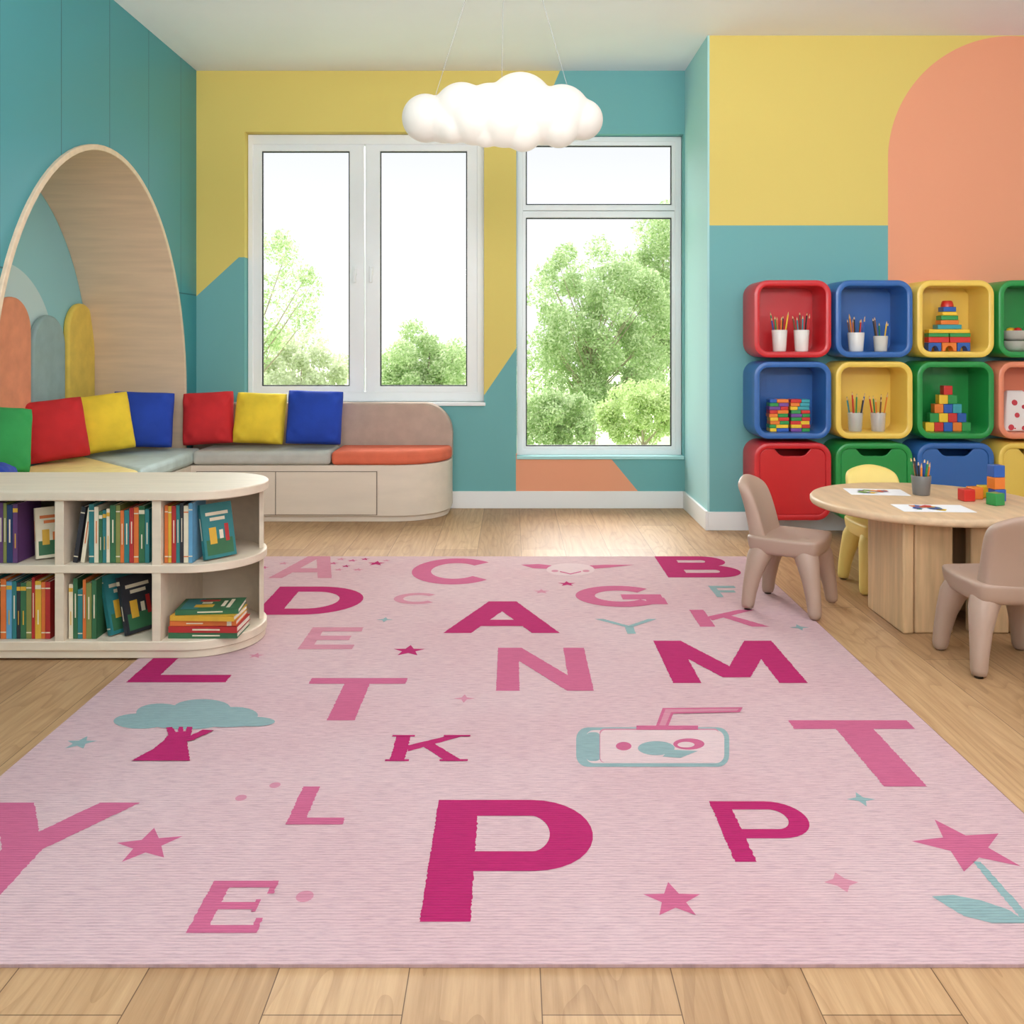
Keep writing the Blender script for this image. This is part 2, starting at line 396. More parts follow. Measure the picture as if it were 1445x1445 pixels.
def tree(cx,cz,rx,rz,d,nblob,nleaf,lm,label,bs=0.32,trunk=True,seed=1,ls=0.07,name='tree'):
    rnd=random.Random(seed)
    e=empty(name,(cx,d,GZ)); tag(e,label,'tree' if trunk else 'bush')
    blobs=[]
    while len(blobs)<nblob:
        x,y,z=[rnd.uniform(-1,1) for _ in range(3)]
        if x*x+y*y+z*z<1: blobs.append((x*rx,y*rx*0.8,cz+z*rz-GZ,bs*rnd.uniform(0.6,1.3)))
    V=[];Fs=[]
    for i in range(nleaf):
        bx,by,bz,brr=rnd.choice(blobs)
        v=Vector((rnd.gauss(0,1),rnd.gauss(0,1),rnd.gauss(0,1))).normalized()*brr*rnd.uniform(0.45,1.0)
        p=Vector((bx,by,bz))+v
        if p.z<0.05: continue
        a=Vector((rnd.gauss(0,1),rnd.gauss(0,1),rnd.gauss(0,1))).normalized(); q=a.orthogonal().normalized()
        s=ls*rnd.uniform(0.6,1.3); o=len(V)
        V+=[p-a*s,p+q*s*0.55,p+a*s,p-q*s*0.55]; Fs.append((o,o+1,o+2,o+3))
    mkraw('foliage',V,Fs,lm,parent=e)
    V=[];Fs=[]
    def add(pts,rad):
        v,f=tubev(pts,rad,8); o=len(V); V.extend(v); Fs.extend(tuple(i+o for i in t) for t in f)
    h=cz-GZ
    tr_=0.07 if trunk else 0.03
    add([(0,0,-0.05),(0.03,0,h*0.5),(0,0,h),(0.02,0,h+rz*0.7)],[tr_,tr_*0.75,tr_*0.5,tr_*0.15])
    for bx,by,bz,brr in blobs[::2]:
        t=min(0.9,max(0.2,0.6*bz/(h+rz))); s=Vector((0,0,t*(h+rz)*0.8))
        e_=Vector((bx,by,bz)); add([s,(s+e_)/2+Vector((0,0,-0.05)),e_],[tr_*0.32,tr_*0.2,tr_*0.06])
    mk('trunk',V,Fs,M_bark,parent=e,smooth=60)
    return e
def tp(px,py,rx,ry,d,*a,**k):
    return tree(wx(px,d),wz(py,d),rx*d/F_,ry*d/F_,d,*a,**k)
tp(836,475,106,140,21,110,40000,ML1,'large leafy spring tree on the lawn',bs=0.40,seed=3,ls=0.045)
tp(928,430,56,164,26,70,20000,ML1,'tall leafy tree beside a larger one',bs=0.45,seed=5,ls=0.055)
tp(905,580,60,42,15.5,30,13000,ML3,'low rounded bright green bush',bs=0.20,trunk=False,seed=6,ls=0.034,name='bush')
tp(785,590,56,36,17.6,30,12000,ML1,'leafy green bush at the lawn edge',bs=0.24,trunk=False,seed=8,ls=0.038,name='bush')
tp(865,600,90,30,30,30,9000,ML2,'hazy distant hedge beyond the lawn',bs=0.4,trunk=False,seed=18,ls=0.06,name='bush')
tp(352,425,92,120,20,46,10000,ML1,'airy young tree with pale leaves',bs=0.32,seed=11,ls=0.038)
tp(425,530,85,58,24,38,13000,ML2,'hazy olive coloured shrub on the lawn',bs=0.38,trunk=False,seed=12,ls=0.055,name='bush')
tp(605,525,66,58,20,46,20000,ML1,'dense rounded green tree crown',bs=0.34,seed=13,ls=0.044)
# ---------------- rug ----------------
RX0,RX1=-1.343,1.239; RY0=F_*EYE/886; RY1=F_*EYE/307
PK=rugmat('rug_pale_pink',(208,178,178),0.13); MG=rugmat('rug_magenta',(176,40,100),0.10); PM=rugmat('rug_mid_pink',(194,100,132),0.09)
LP=rugmat('rug_light_rose',(200,136,150),0.09); TQ=rugmat('rug_soft_teal',(140,168,166),0.09); WH=rugmat('rug_cream',(214,190,188),0.07)
rm=[PK,MG,PM,LP,TQ,WH]; IDX={'P':0,'M':1,'K':2,'L':3,'T':4,'W':5}
RZ=0.007
RV=boxv(RX0,RX1,RY0,RY1,0.0005,RZ); RF=[tuple(f) for f in BF]; RI=[0]*6
LEV=[0]
jr=random.Random(4)
def jag(pts):
    # ragged woven edge: subdivide and step vertices slightly across the weft
    o=[]
    for i in range(len(pts)):
        p,q=Vector(pts[i]),Vector(pts[(i+1)%len(pts)])
        L_=(q-p).length; o.append(tuple(p))
        if abs(q.y-p.y)>.02 and L_>.03:
            k=int(abs(q.y-p.y)/.005)
            for j in range(1,k):
                r=p.lerp(q,j/k); o.append((r.x+jr.uniform(-.0018,.0018),r.y))
    return o
def addpoly(pts,c,dz=0.0006,jg=True):
    if jg: pts=jag(pts)
    o=len(RV); RV.extend([(x,y,RZ+dz+LEV[0]*.00012) for x,y in pts]); RF.append(tuple(range(o,o+len(pts)))); RI.append(IDX[c])
def clip_x(pts):
    # clip polygon to rug left/right
    for lim,sg in ((RX0,1),(RX1,-1)):
        outp=[]
        for i in range(len(pts)):
            p,q=pts[i],pts[(i+1)%len(pts)]
            ip=(p[0]-lim)*sg>=0; iq=(q[0]-lim)*sg>=0
            if ip: outp.append(p)
            if ip!=iq:
                t=(lim-p[0])/(q[0]-p[0]); outp.append((lim,p[1]+t*(q[1]-p[1])))
        pts=outp
        if not pts: break
    for lim,sg in ((RY1,-1),):
        outp=[]
        for i in range(len(pts)):
            p,q=pts[i],pts[(i+1)%len(pts)]
            ip=(p[1]-lim)*sg>=0; iq=(q[1]-lim)*sg>=0
            if ip: outp.append(p)
            if ip!=iq:
                t=(lim-p[1])/(q[1]-p[1]); outp.append((p[0]+t*(q[0]-p[0]),lim))
        pts=outp
        if not pts: break
    return pts
def P_(pts,c,dz=0.0006,jg=True):
    pts=clip_x(pts)
    if len(pts)>2: addpoly(pts,c,dz,jg); LEV[0]+=(1 if jg else 0)
def strip(pts,T,c,dz=0.0006,Ty=None):
    n_=len(pts); Lp=[];Rp=[]
    for i in range(n_):
        a=Vector(pts[max(i-1,0)]); b_=Vector(pts[min(i+1,n_-1)]); t=(b_-a).normalized(); nrm=Vector((-t.y,t.x))*T/2
        if Ty: nrm=Vector((nrm.x,nrm.y*Ty/T))
        p=Vector(pts[i]); Lp.append(tuple(p+nrm)); Rp.append(tuple(p-nrm))
    for i in range(n_-1): P_([Lp[i],Lp[i+1],Rp[i+1],Rp[i]],c,dz,False)
    LEV[0]+=1
def glyph(ch,W,Hh,T,U):
    # T stem width (x), U bar thickness (y)
    q=[];s=[]
    rect=lambda a,b_,c_,d_: q.append([(a,b_),(c_,b_),(c_,d_),(a,d_)])
    if ch=='A':
        q.append([(0,0),(T,0),(W/2+T*.55,Hh),(W/2-T*.55,Hh)]); q.append([(W-T,0),(W,0),(W/2+T*.55,Hh),(W/2-T*.55,Hh)]); rect(W*.2,Hh*.2,W*.8,Hh*.2+U)
    elif ch in 'CG':
        s.append(arc(W/2,Hh/2,(W-T)/2,(Hh-U)/2,42,318,28))
        if ch=='G': rect(W*.52,Hh*.34,W*.98,Hh*.34+U); rect(W-T,Hh*.12,W,Hh*.42)
    elif ch=='D':
        rect(0,0,T,Hh); s.append([(0,Hh-U/2)]+arc(W*.45,Hh/2,W*.55-T/2,(Hh-U)/2,90,-90,18)+[(0,U/2)])
    elif ch=='P':
        rect(0,0,T,Hh); cy=Hh*.68; ry=Hh*.32-U/2; s.append([(0,cy+ry)]+arc(W*.62,cy,W*.38-T/2,ry,90,-90,16)+[(0,cy-ry)])
    elif ch=='B':
        rect(0,0,T,Hh)
        for cy,ry,w in ((Hh*.74,Hh*.26-U/2,.92),(Hh*.27,Hh*.27-U/2,1.0)):
            s.append([(0,cy+ry)]+arc(W*w-ry-T/2 if W*w-ry-T/2>W*.4 else W*.5,cy,W*w-T/2-max(W*w-ry-T/2,W*.4 if W*w-ry-T/2>W*.4 else W*.5),ry,90,-90,14)+[(0,cy-ry)])
    elif ch in 'Ee':
        rect(0,0,T,Hh); rect(0,0,W,U); rect(0,Hh/2-U/2,W*.85,Hh/2+U/2); rect(0,Hh-U,W,Hh)
        if ch=='e':
            rect(W-T*.35,0,W,U*1.9); rect(W-T*.35,Hh-U*1.9,W,Hh); rect(W*.85-T*.25,Hh/2-U*.85,W*.85,Hh/2+U*.85)
    elif ch=='F': rect(0,0,T,Hh); rect(0,Hh/2-U/2,W*.85,Hh/2+U/2); rect(0,Hh-U,W,Hh)
    elif ch=='L': rect(0,0,T,Hh); rect(0,0,W,U)
    elif ch=='T': rect(W/2-T/2,0,W/2+T/2,Hh); rect(0,Hh-U,W,Hh)
    elif ch=='N': rect(0,0,T,Hh); rect(W-T,0,W,Hh); q.append([(0,Hh),(T*1.15,Hh),(W,0),(W-T*1.15,0)])
    elif ch=='M':
        rect(0,0,T,Hh); rect(W-T,0,W,Hh); q.append([(0,Hh),(T*1.1,Hh),(W/2+T*.5,Hh*.12),(W/2-T*.5,Hh*.12)]); q.append([(W,Hh),(W-T*1.1,Hh),(W/2-T*.5,Hh*.12),(W/2+T*.5,Hh*.12)])
    elif ch=='Y':
        rect(W/2-T/2,0,W/2+T/2,Hh*.5); q.append([(0,Hh),(T*1.1,Hh),(W/2+T/2,Hh*.45),(W/2-T/2,Hh*.45)]); q.append([(W,Hh),(W-T*1.1,Hh),(W/2-T/2,Hh*.45),(W/2+T/2,Hh*.45)])
    elif ch in 'Kk':
        a=T*.3 if ch=='k' else 0
        rect(a,0,a+T,Hh); q.append([(W-T*1.1-a,Hh),(W-a,Hh),(a+T*1.1,Hh*.36),(a+T*.9,Hh*.58)]); q.append([(W*.38,Hh*.62),(W*.52,Hh*.72),(W-a,0),(W-T*1.15-a,0)])
        if ch=='k':
            for x0,x1 in ((0,a*2+T),(W-T*1.6-a,W)):
                rect(x0,0,x1,U*.5); rect(x0,Hh-U*.5,x1,Hh)
    return q,s
def letter(ch,xl,xr,yb,yt,c,T=.3,row='b',U=None):
    LEV[0]=0
    Yb=F_*EYE/(yb-HY); Yt=F_*EYE/(yt-HY); sc=((yb if row=='b' else yt)-HY)/EYE
    x0=(xl-CX)/sc; W=(xr-xl)/sc; Hh=Yt-Yb; T_=T*W
    U_=T_ if U is None else U*Hh
    q,s=glyph(ch,W,Hh,T_,U_)
    for p in q: P_([(x0+a,Yb+b_) for a,b_ in p],c)
    for st in s: strip([(x0+a,Yb+b_) for a,b_ in st],T_,c,Ty=U_)
letter('A',378,468,818,781,'L',.22,U=.15)
letter('C',573,703,827,790,'K',.22,U=.2)
letter('B',943,1053,817,787,'M',.27,U=.2)
letter('D',358,500,870,830,'M',.25,U=.2)
letter('C',552,620,855,839,'L',.2,U=.2)
letter('A',625,790,896,851,'M',.24,U=.19)
letter('G',816,945,859,829,'K',.22,U=.24)
letter('Y',845,938,897,876,'T',.13)
letter('K',988,1086,887,863,'K',.22)
letter('F',1012,1050,845,829,'T',.25,U=.2)
letter('E',420,497,919,888,'L',.25,U=.2)
letter('L',178,318,966,930,'M',.27,U=.28)
letter('N',700,838,978,917,'K',.24)
letter('M',950,1140,967,907,'M',.21)
letter('T',440,575,1020,960,'K',.26,'t',U=.15)
letter('k',543,660,1078,1041,'M',.18,U=.13)
letter('T',1112,1279,1114,1020,'K',.31,'t',U=.15)
letter('L',403,483,1168,1114,'K',.32,U=.17)
letter('P',592,857,1306,1133,'M',.27,U=.16)
letter('P',1037,1177,1221,1135,'M',.22,U=.15)
letter('Y',-154,93,1268,1137,'K',.25)
letter('e',262,362,1322,1248,'K',.28,U=.14)
def star(px,py,r,c,n_=5,k=.42,rot=0,dz=.0006):
    x,y=flo(px,py); pts=[]
    for i in range(2*n_):
        a=math.pi/2+rot+math.pi*i/n_; rr=r if i%2==0 else r*k; pts.append((x+rr*math.cos(a),y+rr*math.sin(a)))
    LEV[0]=0
    for i in range(2*n_): P_([(x,y),pts[i],pts[(i+1)%(2*n_)]],c,dz,False)
star(577,921,.062,'M'); star(209,1197,.075,'K',rot=.2); star(950,1275,.062,'K'); star(1362,1198,.115,'K',rot=.15)
star(800,826,.045,'M'); star(531,797,.05,'M'); star(655,989,.035,'L',4,.35); star(1187,1250,.036,'L',4,.5); star(1215,1132,.036,'T',4,.35)
star(113,1052,.045,'T'); star(543,877,.035,'T',4,.35); star(1128,888,.04,'T',4,.35); star(361,928,.03,'L'); star(764,837,.04,'L'); star(497,793,.03,'K'); star(505,806,.03,'L'); star(470,797,.03,'K'); star(481,791,.03,'L')
star(488,801,.026,'M'); star(515,791,.026,'M'); star(478,806,.026,'L'); star(400,797,.03,'L'); star(545,793,.024,'L'); star(372,803,.03,'K')
for px,py,r in ((340,1130,.014),(388,1112,.014),(430,1270,.018)): 
    LEV[0]=0; x,y=flo(px,py); P_([(x+a,y+b_) for a,b_ in arc(0,0,r,r*1.1,0,345,16)],'L')
def pp(pts,c,dz=.0006): P_([flo(*p) for p in pts],c,dz,True)
def ell(px,py,rx,ry,c,dz=.0006): P_([flo(px+a,py+b_) for a,b_ in arc(0,0,rx,ry,0,350,24)],c,dz,False); LEV[0]+=1
# tree on rug
LEV[0]=0
for e_ in ((198,1021,38,11),(226,1009,34,13),(285,1002,40,12),(330,1013,34,12),(356,1022,32,7),(262,1020,60,13),(318,1022,50,8)): ell(*e_,'T')
LEV[0]=12
pp([(185,1078),(215,1062),(230,1050),(240,1038),(262,1036),(264,1052),(268,1078)],'M')
pp([(234,1031),(243,1030),(256,1048),(242,1052)],'M')
pp([(252,1030),(258,1030),(258,1048),(250,1048)],'M')
pp([(264,1030),(272,1030),(268,1050),(258,1050)],'M')
pp([(286,1034),(302,1035),(272,1049),(258,1052),(256,1046),(268,1043)],'M')
# juice box
def rr(x0,x1,y0,y1,r):
    return arc(x1-r,y1-r,r,r,0,90,5)+arc(x0+r,y1-r,r,r,90,180,5)+arc(x0+r,y0+r,r,r,180,270,5)+arc(x1-r,y0+r,r,r,270,360,5)
LEV[0]=0
def pq(pts,c): P_([flo(*p) for p in pts],c,.0006,False); LEV[0]+=1
pq(rr(813,1029,1030,1086,16),'T'); pq(rr(826,1022,1034,1081,12),'W'); pq(rr(826,848,1037,1078,8),'T'); pq(rr(846,1014,1032,1080,6),'L'); pq(rr(847,1015,1034,1080,7),'W')
ell(880,1057,11,6,'K'); ell(972,1054,22,8,'K'); ell(968,1055,12,4,'W'); ell(926,1060,26,10,'T'); pq([(945,1062),(985,1064),(960,1074),(935,1072)],'T')
pq([(925,1030),(935,1003),(1048,1002),(1044,1009),(950,1011),(942,1031)],'K'); pq([(898,1034),(898,1028),(985,1028),(985,1034)],'K')
pq([(930,1028),(939,1005),(1043,1004),(1040,1007),(947,1009),(939,1028)],'L')
# flower stem, leaf
LEV[0]=0
pp([(1372,1220),(1384,1221),(1455,1300),(1455,1318)],'T')
pp([(1315,1270),(1345,1268),(1385,1276),(1425,1290),(1450,1308),(1400,1308),(1360,1298)],'T')
# round face with ears
LEV[0]=0
pq([(735,799),(760,798),(778,800),(778,805),(752,804)],'K'); pq([(832,800),(852,799),(895,799),(860,803),(835,805)],'K'); ell(805,806,34,9,'W')
pq([(790,808),(805,811.5),(820,808),(820,809.5),(805,813),(790,809.5)],'K'); ell(783,808,5,1.6,'L'); ell(827,808,5,1.6,'L')
rug=mkraw('rug',RV,RF,rm,RI); tag(rug,'pale pink woven alphabet rug with magenta letters on the floor','rug')

# ---------------- bench ----------------
M_bench=wood('cream_laminate',(226,212,194),stretch=(1,6,6),var=0.04)
M_seam_shade=mat('seam_shade',(120,104,88))
be=empty('corner_bench',(-1.5,6.0,0)); tag(be,'L-shaped cream storage bench with padded cushions and rounded end','bench')
def loc(ob,e):  # geometry given in world coords -> parented at e
    ob.parent=e; ob.matrix_parent_inverse=Matrix.Translation(-Vector(e.location)); return ob
bo=[(-2.72,3.90),(-2.03,3.90),(-2.03,5.83)]+[(-0.75+x,6.16+y) for x,y in arc(0,0,.346,.33,270,360,14)]+[(-0.404,6.30),(-2.155,6.30),(-2.155,6.035),(-2.72,6.035)]
loc(extr('base',[(x,y,0.035) for x,y in bo],(0,0,0.325),M_bench,bevel=.006),be)
pl=[(-2.70,3.92),(-2.045,3.92),(-2.045,5.845)]+[(-0.765+x,6.165+y) for x,y in arc(0,0,.346,.32,270,360,14)]+[(-0.419,6.29),(-2.15,6.29),(-2.15,6.03),(-2.70,6.03)]
loc(extr('plinth',[(x,y,0.0) for x,y in pl],(0,0,0.035),M_bench,bevel=.003),be)
loc(box('drawer_gap_shade',-1.995,-.851,5.826,5.84,.045,.322,M_seam_shade,0),be)  # dark strip added so the gaps round the drawers read as shadow
for a,b_ in ((-1.99,-1.495),(-1.490,-.856),):
    loc(box('drawer',a,b_,5.819,5.84,.049,.318,M_bench,.002),be)
M_gray=fabric('warm_gray_fabric',(192,192,184)); M_coral=fabric('coral_fabric',(226,112,82)); M_taupe=fabric('taupe_fabric',(190,168,152)); M_sage=fabric('pale_sage_fabric',(192,210,206)); M_yf=fabric('straw_yellow_fabric',(248,226,150))
def cush(pts,mt,label): 
    o=loc(extr('seat_cushion',[(x,y,.362) for x,y in pts],(0,0,.088),mt,bevel=.028,bseg=5),be); o['label']=label
cush([(-2.02,5.815),(-1.147,5.815),(-1.147,6.19),(-2.02,6.19)],M_gray,'gray seat cushion')
cush([(-1.141,5.815)]+[(-0.75+x,6.16+y) for x,y in arc(0,0,.35,.345,270,360,14)]+[(-0.40,6.19),(-1.141,6.19)],M_coral,'coral seat cushion')
cush([(-2.7,5.72),(-2.015,5.00),(-2.015,5.80),(-2.028,6.02),(-2.7,6.02)],M_sage,'pale sage seat cushion')
cush([(-2.7,3.92),(-2.015,3.92),(-2.015,4.99),(-2.7,5.71)],M_yf,'straw yellow seat cushion')
bk=[(-2.15,.36),(-.40,.36),(-.40,.53)]+arc(-.60,.53,.2,.2,0,90,12)+[(-2.15,.73)]
o=loc(extr('backrest',[(x,6.195,z) for x,z in bk],(0,.11,0),M_taupe,bevel=.025,bseg=4),be); o['label']='taupe upholstered backrest'
# pillows
def pillow(name,cx,cy,cz,w,h,t,mt,rx,ry,rz,label):
    n_=22; V=[];Fs=[]
    def key(s,i,j):
        return (s if 0<i<n_ and 0<j<n_ else 0,i,j)
    ids={}
    for s in (1,-1):
        for i in range(n_+1):
            for j in range(n_+1):
                k=key(s,i,j)
                if k in ids: continue
                u=-math.cos(math.pi*i/n_)*.35+.65*(2*i/n_-1); v=-math.cos(math.pi*j/n_)*.35+.65*(2*j/n_-1)
                x=u*w/2*(1-.07*(1-v*v)*abs(u)-.07*abs(u*v)**3); z=v*h/2*(1-.07*(1-u*u)*abs(v)-.07*abs(u*v)**3)
                th_=t/2*(max(0,(1-u*u)*(1-v*v)))**.34
                # soft creases radiating from the corners and a sag at the bottom
                cr_=math.sin(9*(u+v)+cx*7)*max(0,abs(u*v)-.12)*.28+math.sin(10*(u-v)+cy*5)*max(0,abs(u*v)-.12)*.28
                wr=1+cr_-.12*v
                ids[k]=len(V); V.append((x,s*th_*wr,z))
        for i in range(n_):
            for j in range(n_):
                f=(ids[key(s,i,j)],ids[key(s,i+1,j)],ids[key(s,i+1,j+1)],ids[key(s,i,j+1)])
                Fs.append(f if s<0 else f[::-1])
    o=mk(name,V,Fs,mt,smooth=180); o.location=(cx,cy,cz); o.rotation_euler=(R(rx),R(ry),R(rz))
    mo=o.modifiers.new('s','SUBSURF'); mo.levels=1; mo.render_levels=1
    tag(o,label,'pillow','throw pillows on the bench'); return o
def cotton(name,c): return mat(name,c,rough=0.85,var=0.12,scale=7,bump=1.0,bscale=12)
PR=cotton('red_cotton',(204,38,44)); PY=cotton('yellow_cotton',(242,208,56)); PB=cotton('blue_cotton',(28,66,172)); PG=cotton('green_cotton',(54,164,88))
def pil(px,py,d,w,h,mt,rx,ry,rz,label,t=.18):
    pillow('pillow',wx(px,d),d,wz(py,d),w,h,t,mt,rx,ry,rz,label)
pil(294,590,6.03,.350,.37,PR,-12,-3,4,'red square throw pillow leaning on the backrest',.17)
pil(367,590,6.03,.355,.36,PY,-12,2,-2,'yellow square throw pillow leaning on the backrest',.17)
pil(444,589,6.03,.385,.38,PB,-12,2,5,'blue square throw pillow leaning on the backrest',.17)
pil(202,592,5.84,.39,.38,PB,-13,3,20,'blue square throw pillow in the bench corner')
pil(139,598,5.58,.41,.38,PY,-14,-6,34,'yellow square throw pillow in the arched niche')
pil(75,607,5.27,.38,.38,PR,-14,-5,40,'red square throw pillow in the arched niche')
pil(-4,620,4.74,.35,.37,PG,-16,7,44,'green square throw pillow in the arched niche',.15)
pillow('pillow',-2.46,4.22,.53,.34,.32,.13,PB,84,0,20,'small blue throw pillow lying flat in the arched niche')
# ---------------- bookcase ----------------
M_bc=wood('light_ash_laminate',(222,206,182),stretch=(1.5,10,10),var=0.05)
bc=empty('bookcase',(-1.5,3.55,0)); tag(bc,'low light wood bookcase with a rounded end','bookcase')
XB0=-2.13; CXB=-1.19; CYB=3.547; RB=.24
def bprof(e=0,x0=XB0): return [(x0,CYB-RB-e)]+[(CXB+x,CYB+y) for x,y in arc(0,0,RB+e,RB+e,-90,90,28)]+[(x0,CYB+RB+e)]
B0=0.008
loc(extr('top_panel',[(x,y,.575) for x,y in bprof(.006)],(0,0,.034),M_bc,bevel=.005),bc)
loc(extr('shelf',[(x,y,.314) for x,y in bprof(0)],(0,0,.030),M_bc,bevel=.003),bc)
loc(extr('bottom_panel',[(x,y,.035) for x,y in bprof(0)],(0,0,.035),M_bc,bevel=.004),bc)
loc(extr('plinth',[(x,y,B0) for x,y in bprof(-.006)],(0,0,.03),M_bc,bevel=.002),bc)
# curved back panel
po=[(CXB+x,CYB+y) for x,y in arc(0,0,RB-.012,RB-.012,8,90,18)]+[(XB0,CYB+RB-.012)]
pi_=[(CXB+x,CYB+y) for x,y in arc(0,0,RB-.028,RB-.028,8,90,18)]+[(XB0,CYB+RB-.028)]
loc(extr('back_panel',[(x,y,.06) for x,y in po+pi_[::-1]],(0,0,.52),M_bc,bevel=0),bc)
for xd in (-1.277,-1.626):
    loc(box('divider',xd-.016,xd+.016,CYB-RB+.003,CYB+RB-.03,.065,.58,M_bc,.0015),bc)
loc(box('side_panel',XB0,XB0+.03,CYB-RB+.003,CYB+RB-.03,.065,.58,M_bc,.002),bc)
# books
M_page=mat('paper_pages',(238,230,212),rough=0.9,var=.05,scale=80)
BCOL=[('crimson',(176,44,42)),('navy',(38,56,96)),('teal',(44,120,122)),('mustard',(214,166,52)),('forest green',(52,104,68)),('cream',(226,214,186)),('orange',(214,112,50)),('sky blue',(96,156,190)),('plum',(96,58,106)),('black',(44,44,50)),('olive',(130,134,70)),('rose',(206,120,120))]
def bmat(i):
    nme,c=BCOL[i]; return mat('cover_'+nme.replace(' ','_'),c,rough=.5,var=.05,scale=30)
def book(cx,cy,z,t,h,dp,ci,group,lean=0,rz=0,flat=False,label=None,pic=False):
    mt=bmat(ci); e=empty('book',(cx,cy,z))
    c=.0022
    V=[];Fs=[];I=[]
    def ab(*q,mi=0):
        o=len(V); V.extend(boxv(*q)); Fs.extend(tuple(i+o for i in f) for f in BF); I.extend([mi]*6)
    ab(-t/2,-t/2+c,-dp/2,dp/2,0,h); ab(t/2-c,t/2,-dp/2,dp/2,0,h); ab(-t/2,t/2,-dp/2-.001,-dp/2+c,0,h)
    rnd=random.random()
    for z0,z1,sh in (((h*.10,h*.12,0),(h*.88,h*.90,0)) if rnd<.35 else ((h*.35,h*.75,t*.38),) if rnd<.75 else ((h*.86,h*.93,0),(h*.25,h*.5,t*.4))):
        ab(-t/2+sh,t/2-sh,-dp/2-.0016,-dp/2-.0008,z0,z1,mi=1 if rnd<.85 else 3)
    if pic:
        # simple picture: hills, sun and house shapes with a title bar
        for (y0,y1,z0,z1,mi) in ((-dp*.42,dp*.42,h*.06,h*.34,2),(-dp*.30,-dp*.08,h*.26,h*.56,3),(dp*.02,dp*.14,h*.30,h*.50,1),(dp*.20,dp*.32,h*.28,h*.60,4),(-dp*.36,dp*.36,h*.78,h*.84,1),(-dp*.24,dp*.24,h*.68,h*.74,1),(-dp*.18,dp*.1,h*.12,h*.2,1)):
            ab(t/2,t/2+.0004*mi,y0,y1,z0,z1,mi=mi)
            ab(-t/2-.0004*mi,-t/2,y0,y1,z0,z1,mi=mi)
    cv=mkraw('cover',V,Fs,[mt,bmat(5 if ci!=5 else 6),bmat(4 if ci!=4 else 2),bmat(3),bmat(0)],I,parent=e)
    box('pages',-t/2+c,t/2-c,-dp/2+c,dp/2-.003,.003,h-.003,M_page,bevel=0,parent=e)
    if flat: e.rotation_euler=(0,R(90),R(rz)); 
    else: e.rotation_euler=(0,R(lean),R(rz))
    tag(e,label or (BCOL[ci][0]+' hardcover book standing on the shelf'),'book',group)
    return e
def row(x0,x1,z,hmax,group,seq,yf=3.335,hr=(.8,1.0)):
    x=x0; i=0
    while True:
        ci=seq[i%len(seq)]; t=random.uniform(.011,.022); 
        if x+t>x1: break
        h=random.uniform(*hr)*hmax; dp=random.uniform(.14,.17)
        book(x+t/2,yf+.0+dp/2,z,t,h,dp,ci,group); x+=t+.0012; i+=1
    return x
zt=.346; zb=.071
g1='picture books on the upper shelf'; g2='picture books on the lower shelf'
row(-2.08,-1.775,zt,.222,g1,[7,8,1,9,8,3,1,8,1,3,10,8,1,8,10,1,8,3],hr=(.92,1.0))
book(-1.700,3.41,zt+.003,.016,.185,.11,5,g1,lean=-10,rz=-52,label='cream picture book with its cover showing, leaning',pic=True)
book(-1.583,3.42,zt,.016,.205,.16,9,g1,lean=9,label='black hardcover book leaning on its neighbours')
book(-1.556,3.42,zt,.014,.20,.16,5,g1,lean=8,label='cream hardcover book leaning on its neighbours')
row(-1.530,-1.30,zt,.212,g1,[2,5,4,2,5,4,10,6,2,0,6,4,2,5,0],hr=(.86,1))
row(-1.256,-1.155,zt,.218,g1,[6,3,0,2,9,5,7],hr=(.94,1))
book(-1.078,3.41,zt+.003,.016,.200,.13,2,g1,lean=-12,rz=-40,label='teal picture book with colourful cover showing, leaning',pic=True)
row(-2.08,-1.655,zb,.222,g2,[2,9,4,10,0,3,6,0,4,3,2,9,6,7],hr=(.9,1))
row(-1.603,-1.488,zb,.222,g2,[5,4,2,6,10,4,0,10])
book(-1.43,3.42,zb+.003,.018,.215,.14,2,g2,lean=-14,rz=-30,label='teal picture book leaning with cover showing',pic=True)
book(-1.37,3.42,zb+.003,.018,.21,.14,9,g2,lean=-14,rz=-30,label='black picture book leaning with cover showing',pic=True)
zz=zb
for ci,t,h,dp,rz,dx in ((4,.020,.25,.16,0,0),(0,.022,.25,.16,-1,.002),(6,.018,.24,.155,1,-.002),(3,.018,.235,.155,-2,0),(4,.018,.225,.15,5,.004)):
    # flat book: rotate so spine (-Y) stays to front; height along X
    e=book(-1.245+dx+(.25-h)/2,3.42,zz+t/2,t,h,dp,ci,g2,flat=True,rz=rz,label=BCOL[ci][0]+' hardcover book lying in a stack',pic=(zz>zb+.07)); zz+=t+.001
